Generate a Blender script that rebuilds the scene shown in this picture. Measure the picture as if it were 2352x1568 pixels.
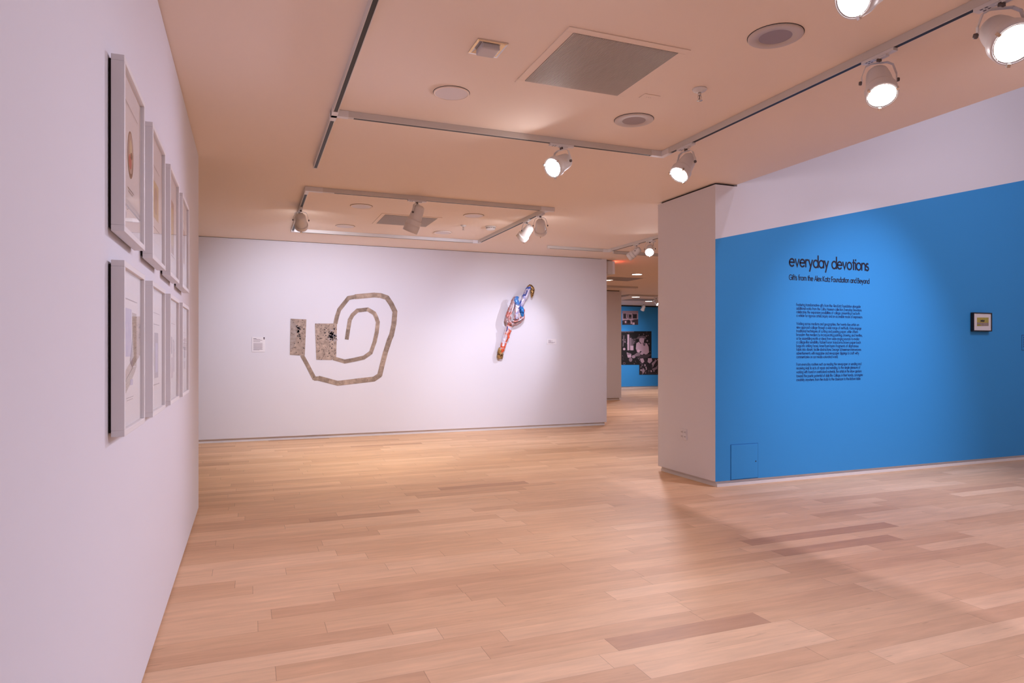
import bpy, bmesh, math, random
from mathutils import Vector, Matrix, Euler
random.seed(7)
R = math.radians
for o in list(bpy.data.objects):
    bpy.data.objects.remove(o, do_unlink=True)
S = bpy.context.scene
COL = S.collection

# ------------------------------------------------------------------ camera
H = 3.135            # gallery ceiling height
CAMZ = 1.4
F_PX, HOR, CX = 1540.0, 806.0, 1176.0
YAW = R(21.37)
cam_d = bpy.data.cameras.new('camera')
cam = bpy.data.objects.new('camera', cam_d); COL.objects.link(cam)
cam.location = (0, 0, CAMZ)
cam.rotation_euler = (R(90), 0, -YAW)
cam_d.sensor_width = 36; cam_d.lens = F_PX / 2352 * 36
cam_d.shift_y = (HOR - 784) / 2352
cam_d.clip_start = 0.02
S.camera = cam
S.view_settings.view_transform = 'Standard'
S.view_settings.look = 'None'
S.view_settings.gamma = 1
S.view_settings.use_curve_mapping = False
S.view_settings.exposure = 0.18

w = bpy.data.worlds.new('world'); S.world = w; w.use_nodes = True
w.node_tree.nodes['Background'].inputs[0].default_value = (0.9, 0.85, 1.0, 1)
w.node_tree.nodes['Background'].inputs[1].default_value = 0.3

COOL = (0.94, 0.87, 1.0)
SKYC = (0.93, 0.86, 1.0)
DWARM = (1.0, 0.84, 0.62)

LG = {'h1': (1.608, 1.825, 2.013), 'h2': (0.32, 0.309, 0.339), 'h3': (1.522, 1.463, 1.614), 'sky': (2.2, 2.215, 2.226), 'r1': (0.9, 1.038, 1.297), 'r2': (0.977, 1.047, 1.242), 'r3': (0.463, 0.519, 0.684), 'r4': (1.024, 1.0, 1.006), 'f1': (0.597, 0.535, 0.47), 'f2': (0.832, 0.857, 0.883), 'A': (1.113, 1.147, 1.405), 'B': (1.4, 1.463, 1.484), 'C': (0.903, 1.116, 1.379), 'D': (0.3, 0.34, 0.371), 'F': (1.45, 1.597, 1.696), 'G': (1.65, 1.7, 1.691), 'H': (1.0, 1.184, 1.431), 'I': (1.728, 1.904, 2.02), 'J': (1.145, 1.248, 1.356), 'K': (2.088, 2.188, 2.213), 'dn': (0.3, 0.309, 0.371), 'db': (2.134, 2.33, 2.398), 'df': (0.7, 0.721, 0.795)}
def lamp(name, kind, loc, target, power, color, size=0.1, angle=60, blend=0.8, grp=None):
    d = bpy.data.lights.new(name, kind)
    g_ = LG.get(grp, (1, 1, 1)); c_ = [color[i]*g_[i] for i in range(3)]; k_ = max(max(c_), 1e-9)
    d.energy = power*k_; d.color = [x/k_ for x in c_]
    if kind == 'AREA':
        d.shape = 'DISK'; d.size = size
    else:
        d.shadow_soft_size = size
    if kind == 'SPOT':
        d.spot_size = R(angle); d.spot_blend = blend
    o = bpy.data.objects.new(name, d); COL.objects.link(o)
    o.location = loc
    if target is not None:
        o.rotation_euler = (Vector(target) - Vector(loc)).to_track_quat('-Z', 'Y').to_euler()
    return o

# spotlights and daylight of the tall space to the right of the ceiling edge
lamp('high_spot', 'SPOT', (6.45, 2.5, 4.9), (6.45, 5.65, .85), 300, SKYC, 0.06, 47, 1.0, 'h1')
lamp('high_spot', 'SPOT', (7.2, 2.2, 5.9), (8.2, 5.65, 2.4), 150, SKYC, 0.12, 60, 1.0, 'h2')
lamp('high_spot', 'SPOT', (5.72, 3.6, 5.9), (4.6, 3.2, 0), 230, SKYC, 0.07, 85, 0.9, 'h3')
lamp('skylight', 'AREA', (8.5, 1.5, 6.1), (8.0, 2.5, 0), 60, SKYC, 2.0, grp='sky')
# the same kind of gallery lamps on the track behind the camera
lamp('rear_lamp', 'SPOT', (3.0, 1.0, 2.95), (-0.42, 2.2, 0.9), 60, COOL, 0.08, 70, 1.0, 'r1')
lamp('rear_lamp', 'SPOT', (2.6, -0.3, 2.95), (2.2, 2.4, 0.0), 95, COOL, 0.08, 100, 1.0, 'r2')
lamp('rear_lamp', 'SPOT', (3.3, 0.2, 2.95), (3.9, 2.6, 0.0), 95, COOL, 0.08, 110, 1.0, 'r3')
lamp('rear_lamp', 'SPOT', (3.9, 1.0, 2.95), (6.3, 5.65, 2.6), 95, COOL, 0.08, 70, 1.0, 'r4')
lamp('far_lamp', 'AREA', (8.3, 13.2, 3.1), (8.3, 13.2, 0), 90, COOL, 0.6, grp='f1')
lamp('far_lamp', 'AREA', (12.0, 19.0, 3.1), (12.0, 19.0, 0), 60, COOL, 0.6, grp='f2')
lamp('far_spot', 'SPOT', (12.2, 19.4, 3.0), (12.4, 22, 1.5), 130, COOL, 0.06, 80, 1.0, 'f2')
lamp('far_spot', 'SPOT', (14.5, 19.4, 3.0), (12.9, 20.7, 0.0), 130, COOL, 0.06, 80, 1.0, 'f2')

# ---------------------------------------------------------------- measuring helpers
cY, sY = math.cos(YAW), math.sin(YAW)
def ray(u, v):
    r = (u - CX) / F_PX
    return Vector((sY + cY * r, cY - sY * r, (HOR - v) / F_PX))
CAM = Vector((0, 0, CAMZ))
def at_z(u, v, z):
    d = ray(u, v); return CAM + d * ((z - CAMZ) / d.z)
def at_y(u, v, y):
    d = ray(u, v); return CAM + d * (y / d.y)
def at_x(u, v, x):
    d = ray(u, v); return CAM + d * (x / d.x)

# ---------------------------------------------------------------- materials
def mat(name, color, rough=0.6, metal=0.0, spec=0.5, emit=None, es=0.0):
    m = bpy.data.materials.new(name); m.use_nodes = True
    b = m.node_tree.nodes['Principled BSDF']
    b.inputs['Base Color'].default_value = (*color, 1)
    b.inputs['Roughness'].default_value = rough
    b.inputs['Metallic'].default_value = metal
    b.inputs['Specular IOR Level'].default_value = spec
    if emit:
        b.inputs['Emission Color'].default_value = (*emit, 1)
        b.inputs['Emission Strength'].default_value = es
    return m
def srgb(r, g, b):
    f = lambda c: (c/255/12.92 if c/255 <= .04045 else ((c/255+.055)/1.055)**2.4)
    return (f(r), f(g), f(b))
def noise_mat(name, c1, c2, scale=8, rough=0.6, detail=4, bump=0.0, metal=0.0, stretch=(1,1,1), c3=None, lo=.35, hi=.65, spec=.5, world=False):
    m = mat(name, c1, rough, metal, spec)
    nt = m.node_tree; N = nt.nodes; L = nt.links
    b = N['Principled BSDF']
    if world:
        tc = N.new('ShaderNodeNewGeometry'); out = tc.outputs['Position']
    else:
        tc = N.new('ShaderNodeTexCoord'); out = tc.outputs['Object']
    mp = N.new('ShaderNodeMapping'); mp.inputs['Scale'].default_value = stretch
    L.new(out, mp.inputs[0])
    n = N.new('ShaderNodeTexNoise'); n.inputs['Scale'].default_value = scale; n.inputs['Detail'].default_value = detail
    L.new(mp.outputs[0], n.inputs['Vector'])
    r = N.new('ShaderNodeValToRGB')
    r.color_ramp.elements[0].position = lo; r.color_ramp.elements[0].color = (*c1, 1)
    r.color_ramp.elements[1].position = hi; r.color_ramp.elements[1].color = (*c2, 1)
    if c3:
        e = r.color_ramp.elements.new((lo+hi)/2); e.color = (*c3, 1)
    L.new(n.outputs['Fac'], r.inputs[0]); L.new(r.outputs[0], b.inputs['Base Color'])
    if bump:
        bp = N.new('ShaderNodeBump'); bp.inputs['Strength'].default_value = bump; bp.inputs['Distance'].default_value = .01
        L.new(n.outputs['Fac'], bp.inputs['Height']); L.new(bp.outputs[0], b.inputs['Normal'])
    return m
def paint(name, color, rough=.75, bump=.03):
    m = mat(name, color, rough, 0, .3)
    nt = m.node_tree; N = nt.nodes; L = nt.links
    g = N.new('ShaderNodeNewGeometry')
    n = N.new('ShaderNodeTexNoise'); n.inputs['Scale'].default_value = 120; n.inputs['Detail'].default_value = 3
    L.new(g.outputs['Position'], n.inputs['Vector'])
    bp = N.new('ShaderNodeBump'); bp.inputs['Strength'].default_value = bump; bp.inputs['Distance'].default_value = .004
    L.new(n.outputs['Fac'], bp.inputs['Height']); L.new(bp.outputs[0], N['Principled BSDF'].inputs['Normal'])
    return m

M_WALL = paint('white_wall_paint', (.785, .762, .80))
M_CEIL = paint('ceiling_paint', (.95, .81, .70), .85)
M_BLUE = paint('blue_wall_paint', srgb(58, 150, 218), .6)
M_BLUE2 = paint('blue_trim_paint', srgb(40, 112, 176), .6)
M_BASE = mat('baseboard_paint', (.80, .76, .74), .45)
M_WHITE = mat('white_enamel', (.82, .80, .80), .35)
M_TRACK = mat('track_enamel', (.70, .66, .62), .45)
M_BLACK = mat('black_slot', (.012, .01, .01), .5)
M_DARKGAP = mat('reveal_black', (.03, .02, .02), .9)
M_STEEL = mat('dark_steel', (.16, .14, .14), .35, .8)
M_CHROME = mat('polished_chrome', (.72, .68, .64), .18, 1)
M_GRILLE = mat('grille_enamel', (.60, .53, .47), .5)
M_DUCT = mat('duct_dark', (.10, .08, .07), .9)
M_FROST = mat('frosted_diffuser', (.62, .58, .58), .5)
M_INK = mat('dark_navy_vinyl', srgb(16, 20, 48), .6)
M_INK2 = mat('navy_vinyl', srgb(14, 46, 106), .6)
M_LENS = mat('lit_lens', (1, 1, 1), .3, 0, .5, (1, .96, 1), 60)
M_DOWNLIT = mat('lit_downlight', (1, 1, 1), .3, 0, .5, (1, .95, .9), 8)
M_RED = mat('red_lit_letters', (.8, .05, .03), .4, 0, .5, (1, .06, .03), 10)
M_FRAME = mat('white_lacquer_frame', (.80, .765, .76), .4)
M_MAT = mat('mat_board', (.80, .745, .735), .85)
M_DFRAME = mat('dark_walnut_frame', (.018, .009, .007), .4)

def floor_mat():
    m = bpy.data.materials.new('maple_strip_floor'); m.use_nodes = True
    nt = m.node_tree; N = nt.nodes; L = nt.links; b = N['Principled BSDF']
    g = N.new('ShaderNodeNewGeometry'); sp = N.new('ShaderNodeSeparateXYZ'); L.new(g.outputs['Position'], sp.inputs[0])
    def mth(op, a, bb=None, c=None):
        n = N.new('ShaderNodeMath'); n.operation = op
        for i, x in enumerate((a, bb, c)):
            if x is None: continue
            if isinstance(x, (int, float)): n.inputs[i].default_value = x
            else: L.new(x, n.inputs[i])
        return n.outputs[0]
    X, Y = sp.outputs[0], sp.outputs[1]
    PW = 0.141
    yr = mth('DIVIDE', mth('ADD', Y, 50.0), PW)
    row = mth('FLOOR', yr); fy = mth('FRACT', yr)
    wn = N.new('ShaderNodeTexWhiteNoise'); wn.noise_dimensions = '1D'; L.new(row, wn.inputs['W'])
    off = mth('MULTIPLY', wn.outputs['Value'], 37.0)
    wn3 = N.new('ShaderNodeTexWhiteNoise'); wn3.noise_dimensions = '1D'; L.new(mth('ADD', row, 517.3), wn3.inputs['W'])
    ln = mth('ADD', mth('MULTIPLY', wn3.outputs['Value'], .75), .85)
    xr = mth('DIVIDE', mth('ADD', mth('ADD', X, 60.0), off), ln)
    colx = mth('FLOOR', xr); fx = mth('FRACT', xr)
    cb = N.new('ShaderNodeCombineXYZ'); L.new(row, cb.inputs[0]); L.new(colx, cb.inputs[1])
    wn2 = N.new('ShaderNodeTexWhiteNoise'); wn2.noise_dimensions = '3D'; L.new(cb.outputs[0], wn2.inputs['Vector'])
    r = N.new('ShaderNodeValToRGB'); cr = r.color_ramp
    cols = [(0, srgb(194, 150, 118)), (.05, srgb(209, 165, 129)), (.3, srgb(218, 175, 137)), (.7, srgb(223, 181, 143)), (1, srgb(230, 190, 153))]
    cr.elements[0].position = 0; cr.elements[0].color = (*cols[0][1], 1)
    cr.elements[1].position = 1; cr.elements[1].color = (*cols[-1][1], 1)
    for p, c in cols[1:-1]:
        e = cr.elements.new(p); e.color = (*c, 1)
    L.new(wn2.outputs['Value'], r.inputs[0])
    # grain
    ofv = N.new('ShaderNodeVectorMath'); ofv.operation = 'SCALE'; L.new(wn2.outputs['Color'], ofv.inputs[0]); ofv.inputs['Scale'].default_value = 40
    pv = N.new('ShaderNodeVectorMath'); pv.operation = 'ADD'; L.new(g.outputs['Position'], pv.inputs[0]); L.new(ofv.outputs[0], pv.inputs[1])
    mp = N.new('ShaderNodeMapping'); mp.inputs['Scale'].default_value = (1.6, 16, 1); L.new(pv.outputs[0], mp.inputs[0])
    n1 = N.new('ShaderNodeTexNoise'); n1.inputs['Scale'].default_value = 2.2; n1.inputs['Detail'].default_value = 6; n1.inputs['Roughness'].default_value = .62
    L.new(mp.outputs[0], n1.inputs['Vector'])
    mp2 = N.new('ShaderNodeMapping'); mp2.inputs['Scale'].default_value = (1, 5, 1); L.new(pv.outputs[0], mp2.inputs[0])
    n2 = N.new('ShaderNodeTexNoise'); n2.inputs['Scale'].default_value = 2.6; n2.inputs['Detail'].default_value = 3; L.new(mp2.outputs[0], n2.inputs['Vector'])
    gr = N.new('ShaderNodeMapRange'); gr.inputs[1].default_value = .3; gr.inputs[2].default_value = .7; gr.inputs[3].default_value = .90; gr.inputs[4].default_value = 1.05
    L.new(n1.outputs['Fac'], gr.inputs[0])
    gr2 = N.new('ShaderNodeMapRange'); gr2.inputs[1].default_value = .3; gr2.inputs[2].default_value = .7; gr2.inputs[3].default_value = .93; gr2.inputs[4].default_value = 1.05
    L.new(n2.outputs['Fac'], gr2.inputs[0])
    # small dark mineral streaks in the wood
    mp4 = N.new('ShaderNodeMapping'); mp4.inputs['Scale'].default_value = (3.2, 26, 1); L.new(pv.outputs[0], mp4.inputs[0])
    n4 = N.new('ShaderNodeTexNoise'); n4.inputs['Scale'].default_value = 2.0; n4.inputs['Detail'].default_value = 2; L.new(mp4.outputs[0], n4.inputs['Vector'])
    st = N.new('ShaderNodeMapRange'); st.inputs[1].default_value = .70; st.inputs[2].default_value = .80; st.inputs[3].default_value = 1; st.inputs[4].default_value = .72
    L.new(n4.outputs['Fac'], st.inputs[0])
    v = mth('MULTIPLY', mth('MULTIPLY', gr.outputs[0], gr2.outputs[0]), st.outputs[0])
    ey = mth('MULTIPLY', mth('MINIMUM', fy, mth('SUBTRACT', 1.0, fy)), PW)
    ex = mth('MULTIPLY', mth('MINIMUM', fx, mth('SUBTRACT', 1.0, fx)), ln)
    e1 = mth('GREATER_THAN', ey, .0008); e2 = mth('GREATER_THAN', ex, .0013)
    gap = mth('MULTIPLY', mth('ADD', mth('MULTIPLY', e1, .28), .72), mth('ADD', mth('MULTIPLY', e2, .38), .62))
    v = mth('MULTIPLY', v, gap)
    sc = N.new('ShaderNodeVectorMath'); sc.operation = 'SCALE'; L.new(r.outputs[0], sc.inputs[0]); L.new(v, sc.inputs['Scale'])
    L.new(sc.outputs[0], b.inputs['Base Color'])
    rr = N.new('ShaderNodeMapRange'); rr.inputs[3].default_value = .48; rr.inputs[4].default_value = .60
    L.new(n1.outputs['Fac'], rr.inputs[0]); L.new(rr.outputs[0], b.inputs['Roughness'])
    b.inputs['Specular IOR Level'].default_value = .22
    bp = N.new('ShaderNodeBump'); bp.inputs['Strength'].default_value = .12; bp.inputs['Distance'].default_value = .002
    L.new(v, bp.inputs['Height']); L.new(bp.outputs[0], b.inputs['Normal'])
    return m
M_FLOOR = floor_mat()

def glass_mat():
    m = bpy.data.materials.new('picture_glazing'); m.use_nodes = True
    nt = m.node_tree; N = nt.nodes; L = nt.links
    N.remove(N['Principled BSDF'])
    t = N.new('ShaderNodeBsdfTransparent'); gl = N.new('ShaderNodeBsdfGlossy'); gl.inputs['Roughness'].default_value = .01
    fr = N.new('ShaderNodeFresnel'); fr.inputs[0].default_value = 1.35
    ge = N.new('ShaderNodeNewGeometry'); fb = N.new('ShaderNodeMath'); fb.operation = 'SUBTRACT'; fb.inputs[0].default_value = 1; L.new(ge.outputs['Backfacing'], fb.inputs[1])
    ff = N.new('ShaderNodeMath'); ff.operation = 'MULTIPLY'; L.new(fr.outputs[0], ff.inputs[0]); L.new(fb.outputs[0], ff.inputs[1])
    mx = N.new('ShaderNodeMixShader'); L.new(ff.outputs[0], mx.inputs[0]); L.new(t.outputs[0], mx.inputs[1]); L.new(gl.outputs[0], mx.inputs[2])
    L.new(mx.outputs[0], N['Material Output'].inputs[0])
    return m
M_GLASS = glass_mat()

# ---------------------------------------------------------------- mesh helpers
class MB:
    def __init__(s): s.v = []; s.f = []; s.mi = []; s.mats = []; s.smooth = []
    def mid(s, m):
        if m not in s.mats: s.mats.append(m)
        return s.mats.index(m)
    def add(s, vs, fs, m, smooth=False):
        k = len(s.v); s.v += [tuple(p) for p in vs]
        i = s.mid(m)
        for f in fs:
            s.f.append(tuple(k + a for a in f)); s.mi.append(i); s.smooth.append(smooth)
        return s
    def box(s, a, b, m, mtx=None):
        x0, y0, z0 = a; x1, y1, z1 = b
        vs = [(x0,y0,z0),(x1,y0,z0),(x1,y1,z0),(x0,y1,z0),(x0,y0,z1),(x1,y0,z1),(x1,y1,z1),(x0,y1,z1)]
        if mtx is not None: vs = [mtx @ Vector(p) for p in vs]
        return s.add(vs, [(0,3,2,1),(4,5,6,7),(0,1,5,4),(1,2,6,5),(2,3,7,6),(3,0,4,7)], m)
    def lathe(s, prof, m, n=40, mtx=None, smooth=True, cap=True):
        vs = []; fs = []
        for r, z in prof:
            for i in range(n):
                a = 2*math.pi*i/n; vs.append((r*math.cos(a), r*math.sin(a), z))
        for j in range(len(prof)-1):
            for i in range(n):
                k = (i+1) % n
                fs.append((j*n+i, j*n+k, (j+1)*n+k, (j+1)*n+i))
        if cap:
            fs.append(tuple(range(n-1, -1, -1))); fs.append(tuple((len(prof)-1)*n+i for i in range(n)))
        if mtx is not None: vs = [mtx @ Vector(p) for p in vs]
        return s.add(vs, fs, m, smooth)
    def poly(s, pts, normal, th, m):
        """flat outline given real thickness along normal"""
        n = len(pts); nv = Vector(normal)
        vs = [Vector(p) for p in pts] + [Vector(p) + nv*th for p in pts]
        fs = [tuple(range(n-1, -1, -1)), tuple(range(n, 2*n))]
        for i in range(n):
            k = (i+1) % n; fs.append((i, k, n+k, n+i))
        return s.add(vs, fs, m)
    def tube(s, pts, rad, m, n=10, mtx=None, smooth=True, wob=0.0, flat=None):
        pts = [Vector(p) for p in pts]
        if not isinstance(rad, (list, tuple)): rad = [rad]*len(pts)
        vs = []; fs = []
        for i, p in enumerate(pts):
            t = (pts[min(i+1, len(pts)-1)] - pts[max(i-1, 0)]).normalized()
            up = Vector((0, 1, 0)) if abs(t.y) < .9 else Vector((0, 0, 1))
            a = t.cross(up).normalized(); b = t.cross(a).normalized()
            for k in range(n):
                th = 2*math.pi*k/n
                r = rad[i] * (1 + wob*(random.random()-.5))
                fl = flat if flat else 1
                vs.append(p + a*math.cos(th)*r + b*math.sin(th)*r*fl)
        for i in range(len(pts)-1):
            for k in range(n):
                q = (k+1) % n
                fs.append((i*n+k, i*n+q, (i+1)*n+q, (i+1)*n+k))
        fs.append(tuple(range(n-1, -1, -1))); fs.append(tuple((len(pts)-1)*n+k for k in range(n)))
        if mtx is not None: vs = [mtx @ Vector(p) for p in vs]
        return s.add(vs, fs, m, smooth)
    def build(s, name, parent=None, bevel=0, origin=None, sub=0):
        me = bpy.data.meshes.new(name)
        vs = s.v
        if origin is not None:
            ov = Vector(origin); vs = [tuple(Vector(p) - ov) for p in vs]
        me.from_pydata([tuple(p) for p in vs], [], s.f)
        for m in s.mats: me.materials.append(m)
        for p, i, sm in zip(me.polygons, s.mi, s.smooth):
            p.material_index = i; p.use_smooth = sm
        bm = bmesh.new(); bm.from_mesh(me); bmesh.ops.recalc_face_normals(bm, faces=bm.faces); bm.to_mesh(me); bm.free()
        o = bpy.data.objects.new(name, me); COL.objects.link(o)
        if origin is not None: o.location = origin
        if parent is not None: o.parent = parent
        if bevel:
            b = o.modifiers.new('bevel', 'BEVEL'); b.width = bevel; b.segments = 2; b.limit_method = 'ANGLE'
        if sub:
            b = o.modifiers.new('sub', 'SUBSURF'); b.levels = sub; b.render_levels = sub
        return o
def tag(o, label, cat, group=None):
    o['label'] = label; o['category'] = cat
    if group: o['group'] = group
    return o
def thing(name, label, cat, loc=(0,0,0), group=None):
    o = bpy.data.objects.new(name, None); COL.objects.link(o); o.location = loc
    o.empty_display_size = .1
    return tag(o, label, cat, group)
def struct(o): o['kind'] = 'structure'; return o

# ---------------------------------------------------------------- the room
LX = -0.42; LY1 = 6.53            # left wall plane and its free end
BY = 11.15; BX1 = 6.285           # back wall plane and right end
PX, PY = 4.455, 5.653             # corner of the thick blue wall
PY2 = 6.69                        # its far side
EX = 4.731                        # edge of the low ceiling
HH = 6.2                          # tall space ceiling
GAP = 0.022; BH = 0.058           # reveal under the ceiling, recessed base height
RX = 12.6; RY = -4.0; FX = 22; FY = 22.0

struct(MB().box((-7, RY-.2, -.12), (FX, FY+.4, 0), M_FLOOR).build('floor'))
c = MB()
c.box((-7, RY-.2, H), (EX, PY, H+.25), M_CEIL)
c.box((-7, PY, H), (PX+.03, FY+.4, H+.25), M_CEIL)
c.box((PX+.03, PY2-.03, H), (FX, FY+.4, H+.25), M_CEIL)
c.box((PX+.03, PY, H), (EX, PY2-.03, H+.25), M_CEIL)
struct(c.build('ceiling'))
struct(MB().box((EX-.15, RY, H+.25), (EX, PY, HH), M_WALL).build('wall_fascia'))
struct(MB().box((EX-.15, RY-.2, HH), (RX+.2, PY2, HH+.15), M_WALL).build('ceiling_tall'))

def wall(name, x0, y0, x1, y1, m=M_WALL, bm=M_BASE, top=H, gap=GAP, rec=.03, base_name=None):
    """free-standing gallery wall: panel, shadow reveal at the top, recessed base below"""
    b = MB().box((x0, y0, BH), (x1, y1, top-gap), m)
    o = struct(b.build(name))
    if gap: 
        MB().box((x0+.04, y0+.04, top-gap), (x1-.04, y1-.04, top), M_DARKGAP).build('top_reveal', o)
    bb = MB().box((x0+rec, y0+rec, .0), (x1-rec, y1-rec, BH), bm)
    bb.box((x0+rec-.004, y0+rec-.004, .0), (x1-rec+.004, y1-rec+.004, BH*.30), bm)
    struct(bb.build(base_name or 'baseboard'+name[4:]))
    return o
wl = struct(MB().box((LX-.25, RY, .008), (LX, LY1, H-.004), M_WALL).build('wall_left', bevel=.012))
struct(MB().box((LX-.22, RY, 0), (LX-.03, LY1-.03, .008), M_BASE).build('baseboard_left'))
wall('wall_back', -7, BY, BX1, BY+.55, gap=0)
tr = MB().box((-7, BY-.010, H-.026), (BX1-.11, BY+.02, H-.006), M_WALL); tr.box((-7, BY-.004, H-.006), (BX1-.11, BY+.02, H), M_DARKGAP)
struct(tr.build('trim_1'))
# the thick wall that carries the blue panel; its paint ends on a rising slant
wb = MB()
ZB = H-GAP
zl = lambda x: 2.5495 + (x-4.455)*(3.604-2.5495)/(9.31-4.455)
XR = RX
front = [(PX, PY), (XR, PY)]
# front face, blue below the slanted line and white above it
wb.add([(PX,PY,BH),(XR,PY,BH),(XR,PY,zl(XR)),(PX,PY,zl(PX))], [(0,1,2,3)], M_BLUE)
wb.add([(PX,PY,zl(PX)),(XR,PY,zl(XR)),(XR,PY,HH),(EX,PY,HH),(EX,PY,ZB),(PX,PY,ZB)], [(0,1,2,3,4,5)], M_WALL)
wb.add([(PX,PY,BH),(PX,PY2,BH),(PX,PY2,ZB),(PX,PY,ZB)], [(0,3,2,1)], M_WALL)
wb.add([(PX,PY2,BH),(XR,PY2,BH),(XR,PY2,ZB),(PX,PY2,ZB)], [(0,1,2,3)], M_WALL)
wb.add([(PX,PY,ZB),(EX,PY,ZB),(EX,PY2,ZB),(PX,PY2,ZB)], [(0,1,2,3)], M_WALL)
wb.add([(EX,PY,ZB),(EX,PY,HH),(EX,PY+.2,HH),(EX,PY+.2,ZB)], [(0,1,2,3)], M_WALL)
wb.add([(PX,PY,BH),(XR,PY,BH),(XR,PY2,BH),(PX,PY2,BH)], [(0,1,2,3)], M_WALL)
wblue = struct(wb.build('wall_right'))
MB().box((PX+.03, PY+.04, ZB), (EX-.01, PY2-.03, H), M_DARKGAP).build('top_reveal', wblue)
bb = MB().box((PX+.03, PY+.03, 0), (XR, PY2-.03, BH), M_BASE)
bb.box((PX+.026, PY+.003, 0), (XR, PY2-.022, BH*.5), M_BASE)
struct(bb.build('baseboard_right'))
# far end walls
struct(MB().box((RX, RY, 0), (RX+.2, PY2, HH), M_WALL).build('wall_tall_side'))
struct(MB().box((-7, RY-.2, 0), (RX+.2, RY, HH), M_WALL).build('wall_rear'))
struct(MB().box((-7.2, RY-.2, 0), (-7, FY+.4, H), M_WALL).build('wall_far_left'))
struct(MB().box((FX, RY-.2, 0), (FX+.2, FY+.4, H), M_WALL).build('wall_far_right'))
struct(MB().box((RX+.2, PY2-.2, 0), (FX, PY2, H), M_WALL).build('wall_far_side'))
pf = at_y(1427, 800, 16.8)
wall('wall_partition', pf.x-4.2, 16.8, pf.x, 17.2, rec=.04, base_name='baseboard_partition')
wall('wall_far', -7, FY, FX, FY+.3, m=M_BLUE, gap=.05, base_name='baseboard_far')

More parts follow.
